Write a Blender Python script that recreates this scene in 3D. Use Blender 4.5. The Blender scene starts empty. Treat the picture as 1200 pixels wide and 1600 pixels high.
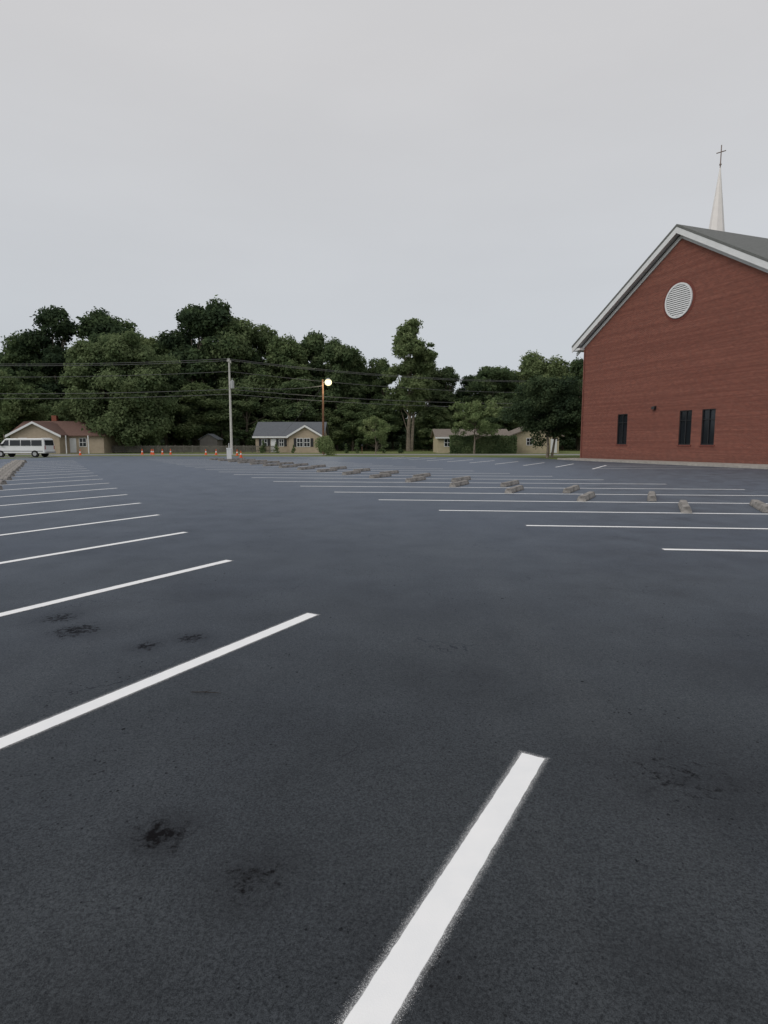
import bpy, math, random
import numpy as np
from mathutils import Vector, Matrix
random.seed(7); rng=np.random.default_rng(7)
scene=bpy.context.scene
scene.view_settings.view_transform='Standard'
scene.view_settings.look='None'
scene.view_settings.exposure=0

# ---------------------------------------------------------------- node helpers
def new_mat(name):
    m=bpy.data.materials.new(name); m.use_nodes=True
    nt=m.node_tree; nt.nodes.clear()
    out=nt.nodes.new('ShaderNodeOutputMaterial')
    b=nt.nodes.new('ShaderNodeBsdfPrincipled')
    nt.links.new(b.outputs[0],out.inputs[0])
    return m,nt,b,out
def N(nt,t,**kw):
    n=nt.nodes.new(t)
    for k,v in kw.items(): setattr(n,k,v)
    return n
def L(nt,a,b): nt.links.new(a,b)
def math_(nt,op,a,b=None,c=None,clamp=False):
    n=N(nt,'ShaderNodeMath',operation=op); n.use_clamp=clamp
    for i,v in enumerate((a,b,c)):
        if v is None: continue
        if isinstance(v,(int,float)): n.inputs[i].default_value=v
        else: L(nt,v,n.inputs[i])
    return n.outputs[0]
def mix_(nt,fac,a,b,mode='MIX'):
    n=N(nt,'ShaderNodeMix',data_type='RGBA',blend_type=mode)
    for idx,v in ((0,fac),(6,a),(7,b)):
        if isinstance(v,(int,float)): n.inputs[idx].default_value=v
        elif isinstance(v,tuple): n.inputs[idx].default_value=(*v,1)
        else: L(nt,v,n.inputs[idx])
    return n.outputs[2]
def noise_(nt,vec,scale,detail=4,rough=.55):
    n=N(nt,'ShaderNodeTexNoise'); n.inputs['Scale'].default_value=scale
    n.inputs['Detail'].default_value=detail; n.inputs['Roughness'].default_value=rough
    if vec is not None: L(nt,vec,n.inputs['Vector'])
    return n.outputs['Fac']
def mr_(nt,v,a,b,c=0.,d=1.,smooth=False):
    n=N(nt,'ShaderNodeMapRange'); n.clamp=True
    if smooth: n.interpolation_type='SMOOTHSTEP'
    L(nt,v,n.inputs[0])
    for i,x in zip((1,2,3,4),(a,b,c,d)): n.inputs[i].default_value=x
    return n.outputs[0]
def simple(name,col,rough=.7,var=.15,scale=3.,spec=.3,metal=0.,bump=0.):
    m,nt,b,o=new_mat(name)
    tc=N(nt,'ShaderNodeTexCoord'); f=noise_(nt,tc.outputs['Object'],scale,5)
    f=mr_(nt,f,.3,.7,0,1)
    a=tuple(c*(1-var) for c in col); c2=tuple(min(1,c*(1+var)) for c in col)
    L(nt,mix_(nt,f,a,c2),b.inputs['Base Color'])
    b.inputs['Roughness'].default_value=rough; b.inputs['Metallic'].default_value=metal
    b.inputs['Specular IOR Level'].default_value=spec
    if bump:
        bp=N(nt,'ShaderNodeBump'); bp.inputs['Strength'].default_value=bump; bp.inputs['Distance'].default_value=.01
        L(nt,noise_(nt,tc.outputs['Object'],scale*12,4),bp.inputs['Height']); L(nt,bp.outputs[0],b.inputs['Normal'])
    return m

# ---------------------------------------------------------------- materials
def asphalt_mat():
    m,nt,b,o=new_mat('asphalt')
    nt.nodes.remove(b)
    tc=N(nt,'ShaderNodeTexCoord'); P=tc.outputs['Object']
    big=mr_(nt,noise_(nt,P,.16,3,.6),.35,.65)
    med=mr_(nt,noise_(nt,P,1.3,4,.65),.3,.7)
    fine=noise_(nt,P,90,2,.7)
    grain=noise_(nt,P,380,1,.7)
    col=mix_(nt,big,(.045,.050,.056),(.058,.063,.064))
    col=mix_(nt,math_(nt,'MULTIPLY',math_(nt,'SUBTRACT',1.,med),.5),col,(.033,.036,.039))
    mp=N(nt,'ShaderNodeMapping'); mp.inputs['Rotation'].default_value=(0,0,math.radians(-29.25)); mp.inputs['Scale'].default_value=(1.1,.09,1)
    L(nt,P,mp.inputs[0])
    st=mr_(nt,noise_(nt,mp.outputs[0],1.,3,.6),.5,.72)
    col=mix_(nt,math_(nt,'MULTIPLY',st,.2),col,(.080,.085,.088))
    g=mr_(nt,math_(nt,'ADD',math_(nt,'MULTIPLY',fine,.5),math_(nt,'MULTIPLY',grain,.5)),.36,.64,.38,1.75)
    n=N(nt,'ShaderNodeVectorMath',operation='SCALE'); L(nt,col,n.inputs[0]); L(nt,g,n.inputs['Scale']); col=n.outputs[0]
    reg=noise_(nt,P,.9,3,.7)
    vo=N(nt,'ShaderNodeTexVoronoi'); vo.inputs['Scale'].default_value=8.; L(nt,P,vo.inputs['Vector'])
    sc=N(nt,'ShaderNodeSeparateXYZ'); L(nt,vo.outputs['Color'],sc.inputs[0])
    pit=math_(nt,'LESS_THAN',math_(nt,'ADD',vo.outputs['Distance'],math_(nt,'MULTIPLY',math_(nt,'SUBTRACT',fine,.5),.10)),math_(nt,'MULTIPLY',mr_(nt,sc.outputs[0],.6,1.),mr_(nt,reg,.38,.65,.03,.13)))
    vo2=N(nt,'ShaderNodeTexVoronoi'); vo2.inputs['Scale'].default_value=34.; L(nt,P,vo2.inputs['Vector'])
    sc2=N(nt,'ShaderNodeSeparateXYZ'); L(nt,vo2.outputs['Color'],sc2.inputs[0])
    pit2=math_(nt,'LESS_THAN',vo2.outputs['Distance'],math_(nt,'MULTIPLY',mr_(nt,sc2.outputs[0],.6,1.),mr_(nt,reg,.35,.68,.05,.36)))
    pits=math_(nt,'MAXIMUM',pit,math_(nt,'MULTIPLY',pit2,.75))
    col=mix_(nt,math_(nt,'MULTIPLY',pits,.85),col,(.006,.006,.007))
    ds=N(nt,'ShaderNodeVectorMath',operation='ADD'); nn=N(nt,'ShaderNodeTexNoise'); nn.inputs['Scale'].default_value=2.5; nn.inputs['Detail'].default_value=4; L(nt,P,nn.inputs['Vector'])
    L(nt,P,ds.inputs[0]); L(nt,nn.outputs['Color'],ds.inputs[1])
    vc=N(nt,'ShaderNodeTexVoronoi',feature='DISTANCE_TO_EDGE'); vc.inputs['Scale'].default_value=.55; L(nt,ds.outputs[0],vc.inputs['Vector'])
    ck=math_(nt,'MULTIPLY',math_(nt,'LESS_THAN',vc.outputs['Distance'],.0035),mr_(nt,noise_(nt,P,.6,1),.53,.6))
    col=mix_(nt,math_(nt,'MULTIPLY',ck,.75),col,(.012,.012,.014))
    tot=None
    for (x,y,r,h) in [(-.94,2.36,.21,1),(-.50,2.10,.24,.85),(-2.70,5.13,.38,.98),(-1.62,4.92,.24,.95),(-1.92,4.72,.2,.95),(-3.05,5.5,.32,.95),
                    (.55,4.1,.55,.6),(1.45,2.8,.6,.75),(-2.1,6.6,.6,.6),(2.9,4.2,.7,.6),(.1,1.7,.35,.6),(-.9,1.45,.4,.7),(3.5,7.9,.8,.5),(-4.2,9,.6,.6),(-1,9.5,1.,.5),(.9,1.7,.3,.6),(.3,5.8,.7,.5),(-.3,3.1,.4,.4)]:
        d=N(nt,'ShaderNodeVectorMath',operation='DISTANCE'); L(nt,P,d.inputs[0]); d.inputs[1].default_value=(x,y,0)
        v=mr_(nt,d.outputs['Value'],r*1.5,0,0,h,True)
        tot=v if tot is None else math_(nt,'MAXIMUM',tot,v)
    sn=noise_(nt,P,18,5,.8)
    hard=mr_(nt,math_(nt,'ADD',math_(nt,'MULTIPLY',math_(nt,'POWER',tot,1.4),.40),sn),.76,.92)
    soft=math_(nt,'MULTIPLY',tot,mr_(nt,noise_(nt,P,3.5,3,.7),.3,.7,.25,.8))
    col=mix_(nt,soft,col,(.018,.018,.019))
    col=mix_(nt,math_(nt,'MULTIPLY',hard,.9),col,(.006,.005,.005))
    bp=N(nt,'ShaderNodeBump'); bp.inputs['Strength'].default_value=.6; bp.inputs['Distance'].default_value=.005
    L(nt,math_(nt,'ADD',fine,grain),bp.inputs['Height'])
    df=N(nt,'ShaderNodeBsdfDiffuse'); L(nt,col,df.inputs[0]); L(nt,bp.outputs[0],df.inputs['Normal'])
    gl=N(nt,'ShaderNodeBsdfGlossy'); gl.inputs[0].default_value=(.72,.82,1.,1); L(nt,bp.outputs[0],gl.inputs['Normal'])
    L(nt,mr_(nt,med,0,1,.38,.58),gl.inputs['Roughness'])
    fr=N(nt,'ShaderNodeFresnel'); fr.inputs[0].default_value=1.4
    fac=math_(nt,'MULTIPLY',fr.outputs[0],math_(nt,'SUBTRACT',.33,math_(nt,'MULTIPLY',math_(nt,'MAXIMUM',hard,pits),.24)))
    mx=N(nt,'ShaderNodeMixShader'); L(nt,fac,mx.inputs[0]); L(nt,df.outputs[0],mx.inputs[1]); L(nt,gl.outputs[0],mx.inputs[2]); L(nt,mx.outputs[0],o.inputs[0])
    return m
def paint_mat():
    m,nt,b,o=new_mat('stripe_paint')
    uv=N(nt,'ShaderNodeUVMap'); sx=N(nt,'ShaderNodeSeparateXYZ'); L(nt,uv.outputs[0],sx.inputs[0])
    tc=N(nt,'ShaderNodeTexCoord'); P=tc.outputs['Object']
    v=math_(nt,'SUBTRACT',math_(nt,'ABSOLUTE',sx.outputs[1]),.059)
    d=math_(nt,'MAXIMUM',v,math_(nt,'SUBTRACT',sx.outputs[0],.03))
    d=math_(nt,'ADD',d,math_(nt,'MULTIPLY',math_(nt,'SUBTRACT',noise_(nt,P,14,3),.5),.010))
    core=mr_(nt,d,-.001,.003,1,0)
    sp=noise_(nt,P,330,1,.6)
    thr=mr_(nt,d,0.,.06,.52,.82)
    spray=math_(nt,'GREATER_THAN',sp,thr)
    spray=math_(nt,'MULTIPLY',spray,mr_(nt,d,0,.06,.55,.0))
    haze=mr_(nt,d,0,.03,.16,0,True)
    a=math_(nt,'MAXIMUM',core,math_(nt,'MAXIMUM',spray,haze))
    tr=N(nt,'ShaderNodeBsdfTransparent'); mx=N(nt,'ShaderNodeMixShader')
    L(nt,a,mx.inputs[0]); L(nt,tr.outputs[0],mx.inputs[1]); L(nt,b.outputs[0],mx.inputs[2]); L(nt,mx.outputs[0],o.inputs[0])
    L(nt,mix_(nt,mr_(nt,noise_(nt,P,6,3),.3,.7),(.87,.88,.89),(.93,.93,.93)),b.inputs['Base Color'])
    b.inputs['Roughness'].default_value=.55
    bp=N(nt,'ShaderNodeBump'); bp.inputs['Strength'].default_value=.3; bp.inputs['Distance'].default_value=.002
    L(nt,noise_(nt,P,200,2),bp.inputs['Height']); L(nt,bp.outputs[0],b.inputs['Normal'])
    return m
def grass_mat():
    m,nt,b,o=new_mat('grass')
    tc=N(nt,'ShaderNodeTexCoord'); P=tc.outputs['Object']
    a=mr_(nt,noise_(nt,P,.12,6,.6),.35,.65); f=mr_(nt,noise_(nt,P,5,6,.8),.3,.7)
    c=mix_(nt,a,(.11,.155,.05),(.24,.235,.11)); c=mix_(nt,math_(nt,'MULTIPLY',f,.5),c,(.08,.12,.04))
    L(nt,c,b.inputs['Base Color']); b.inputs['Roughness'].default_value=.95; b.inputs['Specular IOR Level'].default_value=.1
    bp=N(nt,'ShaderNodeBump'); bp.inputs['Strength'].default_value=.8; bp.inputs['Distance'].default_value=.06
    L(nt,noise_(nt,P,12,5,.8),bp.inputs['Height']); L(nt,bp.outputs[0],b.inputs['Normal'])
    return m
def brick_mat():
    m,nt,b,o=new_mat('red_brick')
    uv=N(nt,'ShaderNodeUVMap'); P=uv.outputs[0]
    br=N(nt,'ShaderNodeTexBrick'); L(nt,P,br.inputs['Vector'])
    br.inputs['Scale'].default_value=1; br.inputs['Brick Width'].default_value=.215; br.inputs['Row Height'].default_value=.076
    br.inputs['Mortar Size'].default_value=.007; br.inputs['Mortar Smooth'].default_value=.2; br.inputs['Bias'].default_value=-.1
    br.inputs['Color1'].default_value=(.28,.088,.060,1); br.inputs['Color2'].default_value=(.16,.052,.039,1)
    br.inputs['Mortar'].default_value=(.32,.24,.20,1)
    big=mr_(nt,noise_(nt,P,.35,6,.65),.3,.7)
    mp=N(nt,'ShaderNodeMapping'); mp.inputs['Scale'].default_value=(.06,5.,1); L(nt,P,mp.inputs[0])
    rows=mr_(nt,noise_(nt,mp.outputs[0],1.,3,.6),.38,.62)
    mp2=N(nt,'ShaderNodeMapping'); mp2.inputs['Scale'].default_value=(2.3,6.5,1); L(nt,P,mp2.inputs[0])
    pat=mr_(nt,noise_(nt,mp2.outputs[0],1.,3,.7),.35,.65)
    c=mix_(nt,math_(nt,'MULTIPLY',big,.35),br.outputs['Color'],(.30,.125,.09))
    c=mix_(nt,math_(nt,'MULTIPLY',rows,.42),c,(.115,.042,.034))
    c=mix_(nt,math_(nt,'MULTIPLY',pat,.34),c,(.13,.045,.036))
    sx=N(nt,'ShaderNodeSeparateXYZ'); L(nt,P,sx.inputs[0])
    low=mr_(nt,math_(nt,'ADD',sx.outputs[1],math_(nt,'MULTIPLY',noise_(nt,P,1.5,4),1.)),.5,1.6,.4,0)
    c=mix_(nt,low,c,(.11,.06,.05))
    L(nt,c,b.inputs['Base Color']); b.inputs['Roughness'].default_value=.85; b.inputs['Specular IOR Level'].default_value=.2
    bp=N(nt,'ShaderNodeBump'); bp.inputs['Strength'].default_value=.4; bp.inputs['Distance'].default_value=.01; bp.invert=True
    L(nt,br.outputs['Fac'],bp.inputs['Height']); L(nt,bp.outputs[0],b.inputs['Normal'])
    return m
def shingle_mat(name,c1,c2):
    m,nt,b,o=new_mat(name)
    tc=N(nt,'ShaderNodeTexCoord'); P=tc.outputs['Object']
    sx=N(nt,'ShaderNodeSeparateXYZ'); L(nt,P,sx.inputs[0])
    w=math_(nt,'FRACT',math_(nt,'MULTIPLY',sx.outputs[2],6.))
    f=mr_(nt,noise_(nt,P,3.5,6,.8),.3,.7)
    c=mix_(nt,f,c1,c2); c=mix_(nt,mr_(nt,w,.0,.25,.45,0),c,tuple(x*.5 for x in c1))
    L(nt,c,b.inputs['Base Color']); b.inputs['Roughness'].default_value=.9
    return m
def leaf_mat(name,dark,mid,light,transl=.3):
    m,nt,b,o=new_mat(name); nt.nodes.remove(b)
    g=N(nt,'ShaderNodeNewGeometry'); tc=N(nt,'ShaderNodeTexCoord'); oi=N(nt,'ShaderNodeObjectInfo')
    add=N(nt,'ShaderNodeVectorMath',operation='ADD'); L(nt,tc.outputs['Object'],add.inputs[0]); L(nt,oi.outputs['Location'],add.inputs[1])
    f=mr_(nt,noise_(nt,add.outputs[0],.42,2,.6),.34,.66)
    r=g.outputs['Random Per Island']
    t=math_(nt,'ADD',math_(nt,'MULTIPLY',f,.6),math_(nt,'MULTIPLY',r,.4))
    t=math_(nt,'ADD',t,math_(nt,'MULTIPLY',math_(nt,'SUBTRACT',oi.outputs['Random'],.5),.8),clamp=True)
    cr=N(nt,'ShaderNodeValToRGB'); L(nt,t,cr.inputs[0]); e=cr.color_ramp.elements
    e[0].position=.05; e[0].color=(*dark,1); e[1].position=.95; e[1].color=(*light,1)
    x=e.new(.5); x.color=(*mid,1)
    df=N(nt,'ShaderNodeBsdfDiffuse'); L(nt,cr.outputs[0],df.inputs[0])
    ts=N(nt,'ShaderNodeBsdfTranslucent'); L(nt,cr.outputs[0],ts.inputs[0])
    mx=N(nt,'ShaderNodeMixShader'); mx.inputs[0].default_value=transl
    L(nt,df.outputs[0],mx.inputs[1]); L(nt,ts.outputs[0],mx.inputs[2]); L(nt,mx.outputs[0],o.inputs[0])
    return m
def emit_mat(name,col,s):
    m=bpy.data.materials.new(name); m.use_nodes=True; nt=m.node_tree; nt.nodes.clear()
    o=nt.nodes.new('ShaderNodeOutputMaterial'); e=nt.nodes.new('ShaderNodeEmission'); e.inputs[0].default_value=(*col,1); e.inputs[1].default_value=s
    L(nt,e.outputs[0],o.inputs[0]); return m

M_ASP=asphalt_mat(); M_PAINT=paint_mat(); M_GRASS=grass_mat(); M_BRICK=brick_mat()
M_ROAD=simple('road_asphalt',(.25,.25,.25),.85,.15,1.5)
M_CONC=simple('concrete',(.36,.34,.31),.9,.2,4,.2,0,.4)
M_STOP=simple('weathered_concrete',(.26,.245,.23),.9,.45,5,.2,0,.6)
M_WHITE=simple('white_trim',(.72,.73,.74),.55,.05,2)
M_SPIRE=simple('spire_paint',(.82,.78,.76),.5,.04,2)
M_ROOFC=shingle_mat('church_shingles',(.11,.115,.11),(.18,.185,.18))
M_ROOFB=shingle_mat('brown_shingles',(.13,.075,.06),(.19,.11,.09))
M_ROOFG=shingle_mat('grey_shingles',(.09,.10,.115),(.14,.15,.165))
M_ROOFT=shingle_mat('tan_shingles',(.16,.13,.11),(.23,.20,.17))
M_TAN=simple('tan_siding',(.40,.33,.25),.8,.1,2)
M_TAN2=simple('pale_siding',(.46,.40,.28),.8,.1,2)
M_DARK=simple('dark_frame',(.015,.016,.018),.4,.1,4,.5)
M_BARK=simple('bark',(.20,.17,.135),.95,.35,3,.1,0,.6)
M_WOOD=simple('pole_wood',(.15,.085,.055),.9,.25,4,.1)
M_WOODG=simple('weathered_pole',(.55,.54,.52),.9,.15,4,.1)
M_METAL=simple('grey_metal',(.40,.41,.42),.5,.08,5,.5,.4)
M_WIRE=simple('wire',(.14,.14,.145),.6,.1,5)
M_ORANGE=simple('cone_orange',(.75,.12,.03),.5,.08,5)
M_CARW=simple('van_paint',(.74,.75,.76),.25,.03,1,.5)
M_TYRE=simple('tyre',(.02,.02,.02),.85,.1,8)
M_RED=simple('tail_light',(.35,.02,.02),.3,.1,5,.5)
M_CROSS=simple('cross_metal',(.22,.17,.15),.5,.1,6,.5,.5)
def glass():
    m,nt,b,o=new_mat('dark_glass'); b.inputs['Base Color'].default_value=(.015,.018,.022,1); b.inputs['Roughness'].default_value=.08; b.inputs['Specular IOR Level'].default_value=.5
    return m
M_GLASS=glass()
M_LEAF=leaf_mat('leaves',(.056,.084,.048),(.108,.155,.075),(.19,.24,.12),.38)
M_LEAFM=leaf_mat('mid_green_leaves',(.070,.105,.055),(.135,.185,.085),(.22,.27,.13),.38)
M_LEAFL=leaf_mat('light_leaves',(.10,.15,.07),(.17,.23,.10),(.26,.31,.15),.35)
M_LEAFD=leaf_mat('dark_leaves',(.042,.066,.040),(.082,.118,.062),(.14,.18,.09),.38)
M_BACKING=simple('dark_backing',(.022,.032,.018),.95,.5,.6,.05)

# ---------------------------------------------------------------- mesh builder
class MB:
    def __init__(s): s.v=[]; s.f=[]; s.m=[]
    def poly(s,pts,mi=0):
        i=len(s.v); s.v+= [tuple(p) for p in pts]; s.f.append(tuple(range(i,i+len(pts)))); s.m.append(mi)
    def box(s,x0,x1,y0,y1,z0,z1,mi=0):
        i=len(s.v); s.v+=[(x0,y0,z0),(x1,y0,z0),(x1,y1,z0),(x0,y1,z0),(x0,y0,z1),(x1,y0,z1),(x1,y1,z1),(x0,y1,z1)]
        for q in ((0,3,2,1),(4,5,6,7),(0,1,5,4),(1,2,6,5),(2,3,7,6),(3,0,4,7)): s.f.append(tuple(i+k for k in q)); s.m.append(mi)
    def prism(s,prof,axis,a,b,mi=0):
        i=len(s.v); n=len(prof)
        for t in (a,b):
            for p in prof: s.v.append((t,p[0],p[1]) if axis=='x' else (p[0],t,p[1]))
        s.f.append(tuple(i+k for k in range(n))); s.f.append(tuple(i+n+k for k in reversed(range(n)))); s.m+=[mi,mi]
        for k in range(n):
            k2=(k+1)%n; s.f.append((i+k,i+n+k,i+n+k2,i+k2)); s.m.append(mi)
    def cyl(s,p0,p1,r0,r1,n=10,mi=0,cap=True):
        p0=Vector(p0); p1=Vector(p1); d=(p1-p0).normalized()
        u=d.orthogonal().normalized(); w=d.cross(u); i=len(s.v)
        for p,r in ((p0,r0),(p1,r1)):
            for k in range(n):
                a=2*math.pi*k/n; s.v.append(tuple(p+u*math.cos(a)*r+w*math.sin(a)*r))
        for k in range(n):
            k2=(k+1)%n; s.f.append((i+k,i+k2,i+n+k2,i+n+k)); s.m.append(mi)
        if cap: s.f.append(tuple(i+k for k in reversed(range(n)))); s.f.append(tuple(i+n+k for k in range(n))); s.m+=[mi,mi]
    def build(s,name,mats,parent=None,loc=(0,0,0),rot=0,bevel=0,smooth=False):
        me=bpy.data.meshes.new(name); me.from_pydata(s.v,[],s.f)
        for m in mats: me.materials.append(m)
        me.polygons.foreach_set('material_index',s.m)
        me.update()
        import bmesh
        bm=bmesh.new(); bm.from_mesh(me); bmesh.ops.recalc_face_normals(bm,faces=bm.faces); bm.to_mesh(me); bm.free()
        ob=bpy.data.objects.new(name,me); scene.collection.objects.link(ob)
        if parent: ob.parent=parent
        ob.location=loc; ob.rotation_euler=(0,0,rot)
        if bevel:
            mo=ob.modifiers.new('bevel','BEVEL'); mo.width=bevel; mo.segments=2; mo.limit_method='ANGLE'
        if smooth:
            for p in me.polygons: p.use_smooth=True
        return ob
def empty(name,loc=(0,0,0),rot=0):
    e=bpy.data.objects.new(name,None); e.empty_display_size=.3; scene.collection.objects.link(e); e.location=loc; e.rotation_euler=(0,0,rot); return e
def dup(ob,name,loc,rot=0,scale=(1,1,1),parent=None):
    o=bpy.data.objects.new(name,ob.data); scene.collection.objects.link(o); o.location=loc; o.rotation_euler=(0,0,rot); o.scale=scale
    if parent: o.parent=parent
    for m in ob.modifiers:
        k=o.modifiers.new(m.name,m.type)
        if m.type=='BEVEL': k.width=m.width; k.segments=m.segments; k.limit_method='ANGLE'
    return o

# ---------------------------------------------------------------- ground
g=MB(); S=900
g.poly([(-S,-S,0),(S,-S,0),(S,S,0),(-S,S,0)]); g.build('grass_ground',[M_GRASS])
# dark backing bank, added behind the trees to block bright sky gaps
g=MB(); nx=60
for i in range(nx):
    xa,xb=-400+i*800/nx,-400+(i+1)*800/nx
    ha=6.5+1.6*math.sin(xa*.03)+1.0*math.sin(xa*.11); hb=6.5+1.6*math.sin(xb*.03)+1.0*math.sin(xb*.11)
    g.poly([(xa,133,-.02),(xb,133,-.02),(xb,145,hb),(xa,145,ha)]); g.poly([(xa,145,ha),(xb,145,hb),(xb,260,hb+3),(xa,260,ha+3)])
g.build('dark_backing_bank',[M_BACKING])
D=Vector((-.4886,.8725)); NR=Vector((.8725,.4886)); P0=Vector((.77,2.97))
def lp(perp,s): 
    q=P0+NR*perp+D*s; return (q.x,q.y)
lot=[lp(-5.9,-30),(45,-30),(60,15),(30,24),(23.8,34.6),(16.2,55.2),(15.4,62),(-2,66.5),(-34,69.5),lp(-5.9,66)]
g=MB(); g.poly([(x,y,.004) for x,y in lot]); g.build('parking_lot',[M_ASP])
g=MB(); g.poly([(-200,74,.004),(200,74,.004),(200,81,.004),(-200,81,.004)]); g.build('road',[M_ROAD])
g=MB(); g.poly([(-40,69.8,.008),(-36.5,69.8,.008),(-36.5,74,.008),(-40,74,.008)]);
g.poly([(-46,61.5,.008),(-36.6,61.5,.008),(-36.6,67.5,.008),(-46,67.5,.008)]); g.build('driveway',[M_ROAD])
# ---------------------------------------------------------------- stripes
ps=[];fs=[];uvs=[]
def stripe(x,y,az,length,w=.15):
    a=math.radians(az); d=Vector((math.sin(a),math.cos(a))); n=Vector((d.y,-d.x)); p=Vector((x,y)); e=.1
    for s0,s1,u0,u1 in ((-e,0,e,0),(0,length,0,0),(length,length+e,0,e)):
        i=len(ps)
        for s,k,u in ((s0,-1,u0),(s1,-1,u1),(s1,1,u1),(s0,1,u0)):
            q=p+d*s+n*w*k; ps.append((q.x,q.y,.008)); uvs.append((u,k*w))
        fs.append((i,i+1,i+2,i+3))
ST=3.01
for k in range(-2,20):
    x,y=lp(0,k*ST); stripe(x,y,209.6,5.9)
R0=Vector((4.32,9.11))
for k in range(-2,19):
    q=R0+D*(k*3.03); stripe(q.x,q.y,95.8,15.6)
for k in range(0,10):
    q=Vector((12.6,36.4))+D*(k*3.03); stripe(q.x,q.y,27,6.6)
stripe(13.2,37.2,95,8.6); stripe(14.6,40.0,95,6.2); stripe(15.7,42.6,95,4.1)
me=bpy.data.meshes.new('parking_stripes'); me.from_pydata(ps,[],fs); me.materials.append(M_PAINT)
ul=me.uv_layers.new(name='UVMap')
for i,uv in enumerate(uvs): ul.data[i].uv=uv
ob=bpy.data.objects.new('parking_stripes',me); scene.collection.objects.link(ob)
# ---------------------------------------------------------------- wheel stops
g=MB()
prof=[(-.12,0),(.12,0),(.115,.05),(.075,.15),(-.075,.15),(-.115,.05)]
g.prism(prof,'x',-.92,.92)
stop=g.build('wheel_stop',[M_STOP],bevel=.012,loc=(7.37,14.66,.004),rot=math.radians(90-24))
def stop_at(x,y,az):
    dup(stop,'wheel_stop',(x,y,.004),math.radians(90-az+random.uniform(-4,4)))
s1=Vector((7.37,14.66)); s2=Vector((9.3,14.75))
for k in range(-1,16):
    if k!=0:
        q=s1+D*(k*3.08); stop_at(q.x,q.y,24)
    q=s2+D*(k*3.08); stop_at(q.x,q.y,24)
for k in range(1,20):
    x,y=lp(-4.0,k*ST-1.0); stop_at(x,y,-57)
# ---------------------------------------------------------------- church
ch=empty('brick_church',(18.1,55.6,0),math.radians(-70))
W=21.; HE=10.45; HA=16.75; DEP=34.; sl=(HA-HE)/(W/2)
def topz(x): return HE+sl*x if x<=W/2 else HA-sl*(x-W/2)
V=[];F=[];UV=[];MI=[]
def wq(pts,uv): 
    i=len(V); V.extend(pts); F.append(tuple(range(i,i+len(pts)))); UV.extend(uv)
wins=[(5.2,.58),(11.7,.56),(13.7,.56)]; wz0,wz1=1.42,3.93
br=[0,W/2,W]+[c-h for c,h in wins]+[c+h for c,h in wins]; br.sort()
for a,b in zip(br[:-1],br[1:]):
    iswin=any(abs(a-(c-h))<1e-4 for c,h in wins)
    if iswin:
        wq([(a,0,0),(b,0,0),(b,0,wz0),(a,0,wz0)],[(a,0),(b,0),(b,wz0),(a,wz0)])
        wq([(a,0,wz1),(b,0,wz1),(b,0,topz(b)),(a,0,topz(a))],[(a,wz1),(b,wz1),(b,topz(b)),(a,topz(a))])
        for x in (a,b): wq([(x,0,wz0),(x,.16,wz0),(x,.16,wz1),(x,0,wz1)],[(0,wz0),(.16,wz0),(.16,wz1),(0,wz1)])
        for z in (wz0,wz1): wq([(a,0,z),(b,0,z),(b,.16,z),(a,.16,z)],[(a,0),(b,0),(b,.16),(a,.16)])
    else: wq([(a,0,0),(b,0,0),(b,0,topz(b)),(a,0,topz(a))],[(a,0),(b,0),(b,topz(b)),(a,topz(a))])
for x in (0,W): wq([(x,0,0),(x,DEP,0),(x,DEP,HE),(x,0,HE)],[(0,0),(DEP,0),(DEP,HE),(0,HE)])
wq([(0,DEP,0),(W,DEP,0),(W,DEP,HE),(W/2,DEP,HA),(0,DEP,HE)],[(0,0),(W,0),(W,HE),(W/2,HA),(0,HE)])
me=bpy.data.meshes.new('walls'); me.from_pydata(V,[],F); me.materials.append(M_BRICK)
ul=me.uv_layers.new(name='UVMap')
for i,uv in enumerate(UV): ul.data[i].uv=uv
ob=bpy.data.objects.new('walls',me); scene.collection.objects.link(ob); ob.parent=ch
g=MB(); ov=1.05; y0,y1=-.62,DEP+.6
def rz(x,off): return HA+off-sl*abs(x-W/2)
for sgn in (-1,1):
    xe=W/2+sgn*(W/2+ov)
    g.prism([(xe,rz(xe,.32)),(xe,rz(xe,.5)),(W/2,rz(W/2,.5)),(W/2,rz(W/2,.32))],'y',y0,y1)
g.build('roof',[M_ROOFC],ch)
g=MB()
for sgn in (-1,1):
    xe=W/2+sgn*(W/2+ov-.03)
    g.prism([(xe,rz(xe,-.12)),(xe,rz(xe,.315)),(W/2,rz(W/2,.315)),(W/2,rz(W/2,-.12))],'y',-.6,-.54)
    g.prism([(xe,rz(xe,.06)),(xe,rz(xe,.12)),(W/2,rz(W/2,.12)),(W/2,rz(W/2,.06))],'y',-.537,-.004)
    g.prism([(xe,rz(xe,-.42)),(xe,rz(xe,-.123)),(W/2,rz(W/2,-.123)),(W/2,rz(W/2,-.42))],'y',-.09,-.004)
    xo=W/2+sgn*(W/2+ov-.09); xi=W/2+sgn*(W/2+.004)
    g.box(min(xo,xi),max(xo,xi),-.535,-.1,HE-.62,HE-.42)
    g.box(min(xo,xi),max(xo,xi),0.,DEP,HE-.62,HE-.5)
    g.box(min(xo,xo+sgn*.05),max(xo,xo+sgn*.05),0.,DEP,HE-.62,HE-.33)
g.build('white_trim',[M_WHITE],ch)
g=MB(); n=40; cx,cz=W/2,11.95
i=0
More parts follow.
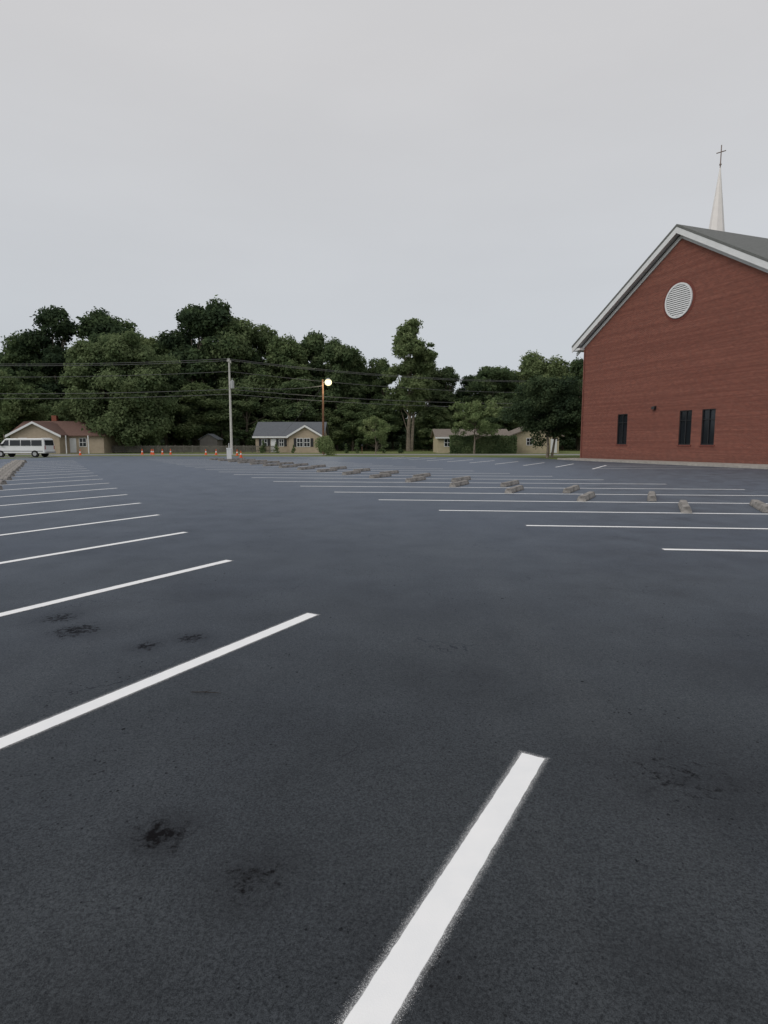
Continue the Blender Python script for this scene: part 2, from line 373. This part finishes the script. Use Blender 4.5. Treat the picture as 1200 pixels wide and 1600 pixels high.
def ring(g,r0,r1,ya,yb,mi):
    i=len(g.v)
    for k in range(n):
        a=2*math.pi*k/n
        for r,y in ((r0,ya),(r1,ya),(r1,yb),(r0,yb)): g.v.append((cx+r*math.cos(a),y,cz+r*math.sin(a)))
    for k in range(n):
        k2=(k+1)%n
        for j in range(4): g.f.append((i+k*4+j,i+k2*4+j,i+k2*4+(j+1)%4,i+k*4+(j+1)%4)); g.m.append(mi)
ring(g,1.12,1.25,-.10,-.004,0); ring(g,1.255,1.47,-.02,-.003,2)
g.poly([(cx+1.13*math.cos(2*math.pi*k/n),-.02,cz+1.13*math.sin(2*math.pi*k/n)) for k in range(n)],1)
for j in range(15):
    z=cz-1.03+j*2.06/14; h=math.sqrt(max(.01,1.12**2-(z-cz)**2))-.01
    g.prism([(-.09,z-.055),(-.03,z+.045),(-.025,z+.045),(-.085,z-.055)],'x',cx-h,cx+h)
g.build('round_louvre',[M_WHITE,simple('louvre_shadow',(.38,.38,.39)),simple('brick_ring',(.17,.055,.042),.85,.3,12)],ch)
for ci,(c,h) in enumerate(wins):
    g=MB()
    g.poly([(c-h,.13,wz0),(c+h,.13,wz0),(c+h,.13,wz1),(c-h,.13,wz1)],1)
    for (a,b,z0,z1) in ((c-h+.002,c-h+.07,wz0+.002,wz1-.002),(c+h-.07,c+h-.002,wz0+.002,wz1-.002),(c-.035,c+.035,wz0+.07,wz1-.07)): g.box(a,b,.05,.12,z0,z1)
    for z in (wz0+.002,wz1-.072): g.box(c-h+.07,c+h-.07,.052,.118,z,z+.07)
    for z in (wz1-.75,): 
        g.box(c-h+.07,c-.035,.06,.118,z,z+.05); g.box(c+.035,c+h-.07,.06,.118,z,z+.05)
    g.build('window',[M_DARK,M_GLASS],ch)
g=MB()
for c,h in wins: g.box(c-h-.08,c+h+.08,-.05,-.003,wz0-.11,wz0-.003)
g.build('window_sills',[simple('brick_sill',(.17,.055,.042),.85,.2,6)],ch)
g=MB(); g.prism([(-.003,4.15),(-.003,4.4),(-.2,4.36),(-.24,4.15)],'x',8.55,8.85); g.build('wall_light',[M_DARK],ch)
g=MB(); g.box(.02,.12,-.09,-.004,.15,HE-.6); g.build('downspout',[simple('brown_metal',(.22,.09,.07),.6)],ch)
sx,sy=5.06,9.2
g=MB(); g.box(sx-1.25,sx+1.25,sy-1.25,sy+1.25,12.8,16.2); g.box(sx-1.4,sx+1.4,sy-1.4,sy+1.4,16.2,16.5)
g.build('steeple_base',[M_WHITE],ch)
g=MB(); g.cyl((sx,sy,16.5),(sx,sy,24.8),.98,.03,8); g.build('spire',[M_SPIRE],ch)
g=MB(); g.cyl((sx,sy,24.7),(sx,sy,26.5),.045,.04,8); g.cyl((sx,sy,24.9),(sx,sy,25.0),.09,.09,10)
g.cyl((sx-.33,sy-.15,25.95),(sx+.33,sy+.15,25.95),.042,.042,8); g.build('cross',[M_CROSS],ch)
g=MB()
g.prism([(-1.95,0),(-1.95,.13),(-1.8,.14),(-1.8,0)],'x',-.8,26)
g.poly([(-.8,-1.797,.12),(26,-1.797,.12),(26,-.003,.24),(-.8,-.003,.14)],1)
g.poly([(-.8,-1.797,0),(-.8,-1.797,.12),(-.8,-.003,.14),(-.8,-.003,0)],1)
g.build('sidewalk',[M_CONC,M_CONC],None,(18.1,55.6,0.003),math.radians(-70))

# ---------------------------------------------------------------- foliage
def quads(centers,normals,size,name_mats,mesh_name,trunk=None):
    n=len(centers)
    nr=normals/np.linalg.norm(normals,axis=1,keepdims=True)
    up=rng.normal(size=(n,3)); u=np.cross(nr,up); u/=np.linalg.norm(u,axis=1,keepdims=True); v=np.cross(nr,u)
    s=size[:,None]; asp=rng.uniform(.5,1.,(n,1))
    c=np.stack([centers-u*s, centers-v*s*asp*.8+u*s*.1, centers+u*s, centers+v*s*asp*.8],1).reshape(-1,3)
    tv=np.array(trunk.v) if trunk and trunk.v else np.zeros((0,3)); tf=trunk.f if trunk else []
    base=len(tv)
    faces=list(tf)+[(base+4*i,base+4*i+1,base+4*i+2,base+4*i+3) for i in range(n)]
    me=bpy.data.meshes.new(mesh_name); me.from_pydata(np.vstack([tv,c]).tolist(),[],faces)
    for m in name_mats: me.materials.append(m)
    mi=[0]*len(tf)+[1]*n
    me.polygons.foreach_set('material_index',mi); me.update()
    return me
def blob_leaves(blobs,dens,size,up_bias=.25,jit=.75):
    C=[];NN=[];SS=[]
    for (c,r) in blobs:
        c=np.array(c); r=np.array(r); k=int(dens*(r[0]*r[1]+r[1]*r[2]+r[0]*r[2])/3)+8
        d=rng.normal(size=(k,3)); d/=np.linalg.norm(d,axis=1,keepdims=True)
        rad=rng.uniform(.25,1.0,(k,1))**.6
        rad*=1+.28*np.minimum(np.abs(rng.normal(size=(k,1))),1.3)*(rng.uniform(size=(k,1))<.5)
        C.append(c+d*r*rad); dd=d.copy(); dd[:,2]+=up_bias+.3; NN.append(dd+rng.normal(size=(k,3))*jit); SS.append(rng.uniform(.5,1.35,k)*size)
    return np.vstack(C),np.vstack(NN),np.concatenate(SS)
def tree_mesh(name,H,Wd,base,nb,leaf,dens,size,br=.13,trunk_r=.3,shape='round',two=False):
    t=MB(); lean=[random.uniform(-.3,.3),random.uniform(-.3,.3)]
    hb=H*base; p=Vector((0,0,-.1)); seg=6; r=trunk_r
    top=H*.82; pts=[p.copy()]
    for i in range(seg):
        q=Vector((lean[0]*(i+1)/seg*H*.08+random.uniform(-.1,.1),lean[1]*(i+1)/seg*H*.08,top*(i+1)/seg)); r2=trunk_r*(1-.8*(i+1)/seg)
        t.cyl(p,q,r*(1.25 if i==0 else 1),r2,8,0,False); p=q; r=r2; pts.append(q.copy())
    if two: t.cyl((.5,.2,-.1),(1.2,.4,H*.6),trunk_r*.9,trunk_r*.3,8,0,False)
    blobs=[]
    nbough=max(7,nb//9)
    boughs=[]
    for i in range(nbough):
        f=(i+.5)/nbough+random.uniform(-.06,.06)
        if shape=='round': w=math.sqrt(max(.05,1-(2*f-.8)**2/1.7))
        elif shape=='tall': w=.4+.6*math.sin(math.pi*min(1,.2+.75*f))
        else: w=1-.75*f
        a=i*2.4+random.uniform(-.5,.5); rr=w*Wd*.5*random.uniform(.35,.72)
        boughs.append((Vector((math.cos(a)*rr,math.sin(a)*rr,hb+(H-hb)*(.08+.80*f))),w,f))
    boughs.append((Vector((0,0,H-Wd*.16)),.6,1))
    for i in range(nb):
        c0,w,f=boughs[i%len(boughs)]
        R=Wd*.22*(.6+.5*w)
        d=Vector((random.gauss(0,1),random.gauss(0,1),random.gauss(.15,.75))); d.normalize()
        c=c0+d*R*random.uniform(.25,1.)
        c.z=min(c.z,H-Wd*br*.3)
        s=Wd*br*random.uniform(.5,1.2)
        blobs.append((tuple(c),(s,s,s*random.uniform(.55,.85))))
        if i%4==0:
            st=pts[min(seg-1,max(1,int(c.z/top*seg*.75)))]
            t.cyl(st,c,trunk_r*.28,trunk_r*.05,5,0,False)
    C,NN,SS=blob_leaves(blobs,dens,size)
    return quads(C,NN,SS,[M_BARK,leaf],name,t)
def place(me,name,loc,rot=0,sc=(1,1,1),parent=None):
    o=bpy.data.objects.new(name,me); scene.collection.objects.link(o); o.location=loc; o.rotation_euler=(0,0,rot); o.scale=sc
    if parent: o.parent=parent
    return o
variants=[tree_mesh('tree_a',20,11.5,.18,105,M_LEAF,220,.25),
          tree_mesh('tree_b',20,9.5,.18,85,M_LEAFM,240,.24,.14,shape='tall'),
          tree_mesh('tree_c',20,12.5,.22,105,M_LEAFM,195,.26,.125),
          tree_mesh('tree_d',20,9,.14,85,M_LEAFD,250,.24,.15,shape='tall'),
          tree_mesh('tree_e',20,10.5,.16,90,M_LEAF,230,.26,.14)]
tl=empty('distant_treeline')
prof=[(-118,20),(-110,23),(-102,21),(-95,24),(-88,22),(-80,20),(-72,19),(-67,21.5),(-61,25.5),(-54,27),(-49.4,22),(-44,21),(-40.5,22),(-35.5,25),(-31,26.5),(-26.5,24.5),(-21.7,22),(-17.5,21),(-13.3,22),(-9.4,20),(-5.4,18),(-1.2,17),(8.3,18.5),(12,15.2),(16.3,14.5),(20.5,15.5),(24,16),(28.3,18),(33,18),(37.4,17.5),(43,18),(49,17),(56,18),(63,19),(72,18),(82,20),(92,19)]
for i,(x,h) in enumerate(prof):
    me=variants[i%5] if i%2 else variants[random.randrange(5)]
    s=h/20.; place(me,'tree',(x+random.uniform(-.8,.8),random.uniform(112,119),0),random.uniform(0,6.28),(s*random.uniform(.85,1.1),s*random.uniform(.85,1.1),s*random.uniform(.95,1.04)),tl)
    s=h*random.uniform(.66,.86)/20; place(variants[random.randrange(5)],'tree',(x+2.5+random.uniform(-1,1),random.uniform(121,128),0),random.uniform(0,6.28),(s*1.25,s*1.25,s),tl)
    s=h*random.uniform(.38,.62)/20; place(variants[random.choice((0,2,3,4))],'tree',(x-1.5+random.uniform(-2,2),random.uniform(105,110),-.8),random.uniform(0,6.28),(s*1.5,s*1.5,s),tl)
k=22000
P=np.empty((k,3)); P[:,0]=rng.uniform(-150,110,k); P[:,1]=rng.uniform(129,134,k); P[:,2]=rng.uniform(0,1,k)*(8.5+2.0*np.sin(P[:,0]*.35)+1.4*np.sin(P[:,0]*.93+1))
nrm=rng.normal(size=(k,3))*.8; nrm[:,1]-=.6; nrm[:,2]+=.3
place(quads(P,nrm,rng.uniform(.25,.62,k),[M_BARK,M_LEAFD],'undergrowth',None),'undergrowth',(0,0,0),0,(1,1,1),tl)
# individual trees
place(tree_mesh('oak_tree',17.5,16.5,.10,210,M_LEAF,290,.23,.10,.45),'oak_tree',(-40.4,93,0))
place(tree_mesh('maple_tree',11.5,11,.2,100,M_LEAFM,380,.19,.12,.3),'maple_tree',(-57.5,92,0))
place(tree_mesh('hickory_tree',21.8,10,.30,110,M_LEAFM,320,.22,.12,.36,'tall',True),'hickory_tree',(4.2,104,0))
place(tree_mesh('young_tree',5.0,4.4,.25,50,M_LEAFL,620,.09,.11,.07),'young_tree',(-1.1,80,0))
place(tree_mesh('dogwood_tree',6.9,7.4,.42,70,M_LEAFL,480,.12,.10,.14),'dogwood_tree',(12.3,82.5,0))
place(tree_mesh('crepe_myrtle_tree',7.8,8.6,.32,150,M_LEAFD,560,.12,.11,.16,'round',True),'crepe_myrtle_tree',(16.9,62.5,0))
def bush(name,x,y,w,h,leaf,size=.09,dens=700,cone=False):
    bl=[]
    n=16
    for i in range(n):
        f=random.random(); a=random.uniform(0,6.28); rr=(w/2)*.62*((1-f) if cone else math.sqrt(max(.1,1-f*f)))*random.uniform(.4,1)
        s=w*.24*((1.15-f*.8) if cone else 1)
        bl.append(((math.cos(a)*rr,math.sin(a)*rr,.1*h+f*h*.8),(s,s,s*.8)))
    t=MB(); t.cyl((0,0,-.05),(0,0,h*.5),.05,.03,6)
    C,NN,SS=blob_leaves(bl,dens,size); C[:,2]=np.maximum(C[:,2],.03)
    place(quads(C,NN,SS,[M_BARK,leaf],name,t),name,(x,y,0))
bush('round_shrub',-7.3,73,3.1,2.1,M_LEAFL,.08,1000)
for x,y,w,h in ((-17.6,88,1.4,2.3),(-15.5,87,1.1,1.7),(-13.0,87,1.0,1.3),(-5.4,86,1.0,1.5),(-3.9,86,1.2,2.2),(-.2,86,1.1,2.1),(-9.0,86,1.1,1.3),(2.4,87,1.0,1.6)):
    bush('conical_shrub',x,y,w,h,M_LEAFM,.08,700,True)
k=12000; pts=rng.uniform(size=(k,3)); face=rng.integers(0,4,k)
P=np.empty((k,3)); P[:,0]=9.2+pts[:,0]*9.2; P[:,1]=84+pts[:,1]*1.8; P[:,2]=.05+pts[:,2]*2.25
nrm=np.zeros((k,3)); m=face<2; P[m,1]=84+rng.normal(0,.08,m.sum()); nrm[m,1]=-1; m=face==2; P[m,2]=2.3+rng.normal(0,.10,m.sum())+.08*np.sin(P[m,0]*2.1); nrm[m,2]=1; m=face==3; nrm[m,1]=-.5;nrm[m,2]=.5
place(quads(P,nrm+rng.normal(size=(k,3))*.6,rng.uniform(.08,.17,k),[M_BARK,M_LEAF],'hedge',None),'hedge',(0,0,0))

# ---------------------------------------------------------------- houses
def win(g,x0,x1,y,z0,z1,fr,gl,sh=None):
    g.box(x0-.08,x1+.08,y-.05,y-.003,z0-.08,z1+.08,fr); g.box(x0,x1,y-.06,y-.052,z0,z1,gl)
    g.box((x0+x1)/2-.03,(x0+x1)/2+.03,y-.075,y-.062,z0,z1,fr); g.box(x0,x1,y-.09,y-.077,(z0+z1)/2-.03,(z0+z1)/2+.03,fr)
    if sh is not None:
        g.box(x0-.5,x0-.1,y-.045,y-.003,z0-.05,z1+.05,sh); g.box(x1+.1,x1+.5,y-.045,y-.003,z0-.05,z1+.05,sh)
def gable_x(g,x0,x1,y0,y1,ze,zr,t=.15,o=.35,mi=0):
    ym=(y0+y1)/2; s=(zr-ze)/(ym-y0); za=ze-s*o
    g.prism([(y0-o,za),(ym,zr),(y1+o,za),(y1+o,za+t),(ym,zr+t),(y0-o,za+t)],'x',x0-o,x1+o,mi)
def gable_y(g,x0,x1,y0,y1,ze,zr,t=.15,o=.3,mi=0):
    xm=(x0+x1)/2; s=(zr-ze)/(xm-x0); za=ze-s*o
    g.prism([(x0-o,za),(xm,zr),(x1+o,za),(x1+o,za+t),(xm,zr+t),(x0-o,za+t)],'y',y0-o,y1,mi)
h=empty('small_tan_house',(-19.4,90,0))
g=MB(); g.prism([(1.5,0),(1.5,2.55),(5.2,4.55),(8.9,2.55),(8.9,0)],'x',0,10.1); g.prism([(5.3,0),(5.3,2.55),(7.8,3.95),(10.097,2.55),(10.097,0)],'y',0,1.497); g.build('walls',[M_TAN],h)
g=MB(); gable_x(g,0,10.1,1.5,8.9,2.56,4.57); g.build('roof',[M_ROOFG],h)
g=MB(); gable_y(g,5.3,10.1,0,3.4,2.56,3.97,.16,.3); 
g.build('gable_roof',[M_ROOFG],h)
g=MB(); xm=7.7
for a,b in ((4.95,7.7),(10.45,7.7)):
    za=2.56-.583*.35; g.prism([(a,za-.18),(a,za+.12),(b,4.1),(b,3.8)],'y',-.36,-.305)
g.box(-.4,5.0,1.08,1.14,2.2,2.45); g.build('white_fascia',[M_WHITE],h)
g=MB(); win(g,6.5,7.3,0,.95,2.1,0,1,2); win(g,7.55,8.35,0,.95,2.1,0,1,None); g.box(8.5,8.9,-.045,-.003,.9,2.15,2)
win(g,1.0,1.7,1.5,1.0,2.0,0,1,2); win(g,3.6,4.2,1.5,1.0,2.0,0,1,2)
g.box(2.3,3.1,1.44,1.497,.1,2.1,0); g.build('windows_and_door',[M_WHITE,M_GLASS,M_DARK],h)
h=empty('tan_ranch_house',(7.8,88,0))
g=MB(); g.prism([(0,0),(0,2.35),(4,3.4),(8,2.35),(8,0)],'x',0,10.4); g.prism([(10.4,0),(10.4,2.5),(14,3.9),(17.2,2.5),(17.2,0)],'y',-1.5,8); g.build('walls',[M_TAN2],h)
g=MB(); gable_x(g,0,10.3,0,8,2.36,3.42,.14,.45); gable_y(g,10.4,17.4,-1.5,8,2.5,3.92,.15,.4); g.build('roof',[M_ROOFT],h)
g=MB(); win(g,12.6,13.3,-1.5,1.2,2.1,0,1); g.box(16.0,16.9,-1.56,-1.503,.05,2.1,0)
win(g,1,1.9,0,1.,2.,0,1); win(g,4,5,0,1.,2.,0,1); win(g,7,8,0,1.,2.,0,1); g.box(-.4,10.4,-.47,-.42,2.1,2.33,0)
g.build('windows_and_door',[M_WHITE,M_GLASS],h)
h=empty('brown_roof_house',(-52.8,85,0))
g=MB(); g.prism([(1,0),(1,2.6),(5,4.5),(9,2.6),(9,0)],'x',0,13); g.prism([(1.,0),(1.,2.6),(4.4,4.3),(7.8,2.6),(7.8,0)],'y',-1.,.997); g.build('walls',[M_TAN],h)
g=MB(); gable_x(g,0,13,1,9,2.62,4.52,.16,.45); gable_y(g,1,7.8,-1,4,2.62,4.32,.16,.4); g.build('roof',[M_ROOFB],h)
g=MB()
za=2.62-.5*.4
for a,b in ((.55,4.4),(8.25,4.4)): g.prism([(a,za-.22),(a,za+.1),(b,4.42),(b,4.12)],'y',-1.47,-1.405)
win(g,2.2,3.2,-1,1,2.1,0,1); win(g,5.4,6.4,-1,1,2.1,0,1); win(g,9.6,10.5,1,1,2.1,0,1); g.box(8.2,9.1,.94,.997,.1,2.15,0)
g.box(11.5,11.62,-.6,-.48,0,2.5,0); g.box(8.4,8.52,-.6,-.48,0,2.5,0)
g.build('windows_and_trim',[M_WHITE,M_GLASS],h)
g=MB(); g.box(3.5,4.2,5.2,5.8,4.3,5.5); g.build('chimney',[simple('chimney_brick',(.25,.09,.06),.9,.2,6)],h)
h=empty('garden_shed',(-29.5,97,0))
g=MB(); g.prism([(0,0),(0,2.0),(1.4,2.8),(2.8,2.0),(2.8,0)],'y',0,3); g.build('walls',[simple('grey_wood',(.16,.15,.14))],h)
g=MB(); gable_y(g,0,2.8,0,3.2,2.02,2.82,.1,.2); g.build('roof',[M_ROOFG],h)
g=MB()
for i in range(27):
    x=-48+i*1.25; g.box(x-.05,x+.05,88.4,88.5,0,1.15)
for z in (.35,.95): g.box(-48,-15.7,88.505,88.54,z,z+.09)
for i in range(230): 
    x=-48+i*.14; g.box(x,x+.075,88.37,88.395,.08,1.05+.03*math.sin(i*3.1))
g.build('picket_fence',[simple('fence_wood',(.16,.15,.13),.9,.25,2)])

# ---------------------------------------------------------------- van
van=empty('white_passenger_van',(-38.5,64.6,.008),0)
g=MB()
pr=[(-2.8,.42),(-2.82,.75),(-2.72,1.0),(-2.05,1.16),(-1.45,1.86),(-1.25,1.98),(2.55,2.0),(2.72,1.9),(2.8,1.2),(2.8,.42)]
def vp(y,inset): return [(x,y*(1 if z<1.2 else 1-.10*(z-1.2)/.8),z) for x,z in pr]
a=vp(-1.0,0); b=vp(1.0,0)
g.v+=a+b; n=len(pr); g.f.append(tuple(range(n))); g.m.append(0); g.f.append(tuple(range(2*n-1,n-1,-1))); g.m.append(0)
for k in range(n): k2=(k+1)%n; g.f.append((k,k+n,k2+n,k2)); g.m.append(0)
g.build('body',[M_CARW],van,bevel=.05)
g=MB()
for sg in (-1,1):
    for x0,x1,x0t in ((-1.72,-.95,-1.32),(-.83,.25,-.83),(.33,1.35,.33),(1.43,2.5,1.43)):
        yb=sg*(1.0+.004); yt=sg*(.935+.004)
        g.poly([(x0,yb,1.22),(x1,yb,1.22),(x1,yt,1.8),(x0t,yt,1.8)])
g.poly([(-2.0,-.88,1.22),(-2.0,.88,1.22),(-1.5,.82,1.82),(-1.5,-.82,1.82)])
g.poly([(2.81,-.85,1.25),(2.81,.85,1.25),(2.76,.8,1.8),(2.76,-.8,1.8)])
g.build('windows',[M_GLASS],van)
g=MB()
for x in (-1.85,1.75):
    for y in (-1.01,.79): g.cyl((x,y,.36),(x,y+.22,.36),.37,.37,20,0); 
    g.cyl((x,-1.03,.36),(x,-1.012,.36),.2,.18,14,1); g.cyl((x,1.012,.36),(x,1.03,.36),.18,.2,14,1)
g.build('wheels',[M_TYRE,M_METAL],van)
g=MB(); g.box(-2.93,-2.8,-.95,.95,.42,.62,0); g.box(2.8,2.92,-.95,.95,.42,.6,0); g.box(-2.84,-2.815,-.6,.6,.72,.92,1)
g.box(2.79,2.815,-.95,-.8,.85,1.2,2); g.box(2.79,2.815,.8,.95,.85,1.2,2); g.box(-1.75,-1.55,-1.18,-1.0,1.2,1.42,1); g.box(-2.6,2.6,-1.012,-1.003,.62,.68,1)
g.build('bumpers_and_lights',[M_METAL,M_DARK,M_RED],van,bevel=.015)

# ---------------------------------------------------------------- cones, poles, wires
g=MB(); g.box(-.19,.19,-.19,.19,0,.03,0); g.cyl((0,0,.03),(0,0,.3),.14,.093,14,0); g.cyl((0,0,.3),(0,0,.45),.094,.07,14,1); g.cyl((0,0,.45),(0,0,.72),.069,.025,14,0)
cone=g.build('traffic_cone',[M_ORANGE,M_WHITE],None,(-31.0,77.5,.008))
for x,y in ((-30.0,78),(-29.4,77),(-28.6,78),(-27.4,77.6),(-37.2,74),(-22.4,76),(-21,75.6),(-14.8,62.5),(-17.5,72)): dup(cone,'traffic_cone',(x,y,.008),random.random())
def pole(name,x,y,H,mat,arm=True,tr=True):
    e=empty(name,(x,y,0)); g=MB(); g.cyl((0,0,-.1),(0,0,H),.16,.10,12); g.build('pole',[mat],e,smooth=False)
    g=MB()
    if arm:
        g.box(-.06,.06,-.9,.9,H-.5,H-.38)
        for yy in (-.8,.0,.8): g.cyl((0,yy,H-.38),(0,yy,H-.15),.05,.04,8)
        g.build('crossarm',[M_WOODG],e)
    if tr:
        g=MB(); g.cyl((.32,0,H-3.7),(.32,0,H-2.8),.24,.24,14); g.cyl((.32,0,H-2.8),(.32,0,H-2.68),.2,.1,14); g.cyl((.32,0,H-2.7),(.32,0,H-2.4),.03,.03,6); g.build('transformer',[M_METAL],e)
    return e
pole('utility_pole',-19.4,77,12.0,M_WOODG)
pole('utility_pole',-76,73,12.0,M_WOODG); pole('utility_pole',42,106,12.6,M_WOODG,True,False)
g=MB()
def wire(p,q,sag,r=.03):
    p=Vector(p);q=Vector(q);pr_=p;n=18
    for i in range(1,n+1):
        t=i/n; c=p.lerp(q,t); c.z-=sag*4*t*(1-t); g.cyl(pr_,c,r,r,4,0,False); pr_=c
for dy in (-.8,.8): wire((-76,73+dy,11.9),(-19.4,77+dy,11.85),.9); wire((-19.4,77+dy,11.85),(42,106+dy,12.4),1.3)
wire((-76,73,10.2),(-19.4,77,10.4),.8); wire((-19.4,77,10.4),(42,106,10.4),1.2)
for z in (7.6,8.2): wire((-76,73,z),(-19.4,77,z),.7,.035); wire((-19.4,77,z),(42,106,z+.5),1.0,.035)
wire((-19.4,77,8.6),(-8,80,8.9),.4)
wire((-8,80,8.9),(-15,90,2.9),.3,.015)
g.build('power_lines',[M_WIRE])
e=empty('street_lamp',(-8.0,80,0))
g=MB(); g.cyl((0,0,-.1),(0,0,9.7),.17,.11,12); g.build('pole',[M_WOOD],e)
g=MB(); g.cyl((0,0,9.3),(.75,-.35,9.55),.035,.03,8); g.cyl((.75,-.35,9.62),(.75,-.35,9.85),.36,.12,14); g.build('arm_and_hood',[M_METAL],e)
bpy.ops.mesh.primitive_uv_sphere_add(segments=20,ring_count=12,radius=.46,location=(.75,-.35,9.3)); s=bpy.context.object; s.name='lit_globe'; s.parent=e; s.scale=(1,1,.9); s.data.materials.append(emit_mat('lamp_glow',(1,.86,.50),1.9))
ld=bpy.data.lights.new('lamp_bulb','POINT'); ld.energy=350; ld.color=(1,.88,.65); ld.shadow_soft_size=.3; lo=bpy.data.objects.new('lamp_bulb',ld); scene.collection.objects.link(lo); lo.parent=e; lo.location=(.75,-1.2,8.8)
g=MB(); g.box(-.22,.22,-.16,.16,.0,.95); g.box(-.25,.25,-.19,.19,.95,1.05); g.cyl((0,0,1.05),(0,0,1.5),.04,.04,8); g.build('utility_pedestal',[M_WHITE],None,(-14.6,57,0.006),.2,bevel=.02)
g=MB(); g.box(-.05,.05,-.05,.05,0,1.05,0); g.prism([(-.12,1.05),(.12,1.05),(.12,1.2),(.07,1.28),(-.07,1.28),(-.12,1.2)],'x',-.25,.25,1); g.build('mailbox',[M_WOOD,M_DARK],None,(-3,82.5,0),1.57)
g=MB(); g.cyl((0,0,.006),(.09,-.012,.012),.0025,.003,5); g.cyl((.09,-.012,.012),(.2,-.02,.008),.003,.0015,5); g.cyl((.09,-.012,.012),(.13,.02,.014),.0018,.001,5); g.build('twig',[simple('dark_twig',(.03,.022,.018),.9)],None,(-1.27,3.80,.005))

# ---------------------------------------------------------------- world + sun
EL,AZ=math.radians(38),math.radians(232)
w=bpy.data.worlds.new('World'); scene.world=w; w.use_nodes=True; nt=w.node_tree; nt.nodes.clear()
out=nt.nodes.new('ShaderNodeOutputWorld'); bg=nt.nodes.new('ShaderNodeBackground'); L(nt,bg.outputs[0],out.inputs[0])
sky=nt.nodes.new('ShaderNodeTexSky'); sky.sky_type='NISHITA'; sky.sun_disc=False; sky.sun_elevation=EL; sky.sun_rotation=AZ
hs=N(nt,'ShaderNodeHueSaturation'); hs.inputs['Saturation'].default_value=.35; L(nt,sky.outputs[0],hs.inputs['Color'])
tc=N(nt,'ShaderNodeTexCoord'); sp=N(nt,'ShaderNodeSeparateXYZ'); L(nt,tc.outputs['Generated'],sp.inputs[0])
zr=mr_(nt,sp.outputs[2],0.,.5)
cl=N(nt,'ShaderNodeMapping'); cl.inputs['Scale'].default_value=(1,1,3.5); L(nt,tc.outputs['Generated'],cl.inputs[0])
cn=mr_(nt,noise_(nt,cl.outputs[0],1.6,5,.55),.3,.7,.965,1.035)
ov=mix_(nt,zr,(5.4,5.85,6.35),(6.6,6.55,6.65))
v=N(nt,'ShaderNodeVectorMath',operation='SCALE'); L(nt,ov,v.inputs[0]); L(nt,cn,v.inputs['Scale'])
c=mix_(nt,.88,hs.outputs[0],v.outputs[0]); L(nt,c,bg.inputs[0]); bg.inputs[1].default_value=.1
sd=bpy.data.lights.new('sun','SUN'); sd.energy=1.1; sd.angle=math.radians(30); sd.color=(1,.96,.9)
so=bpy.data.objects.new('sun',sd); scene.collection.objects.link(so); so.location=(0,0,50)
dv=-Vector((math.sin(AZ)*math.cos(EL),math.cos(AZ)*math.cos(EL),math.sin(EL))); so.rotation_euler=dv.to_track_quat('-Z','Y').to_euler()
# ---------------------------------------------------------------- camera
cd=bpy.data.cameras.new('camera'); cd.sensor_fit='VERTICAL'; cd.sensor_height=36; cd.lens=36*940/1600; cd.clip_end=3000; cd.clip_start=.05
co=bpy.data.objects.new('camera',cd); scene.collection.objects.link(co); co.location=(0,0,1.65); co.rotation_euler=(math.radians(90-6.67),0,0); scene.camera=co
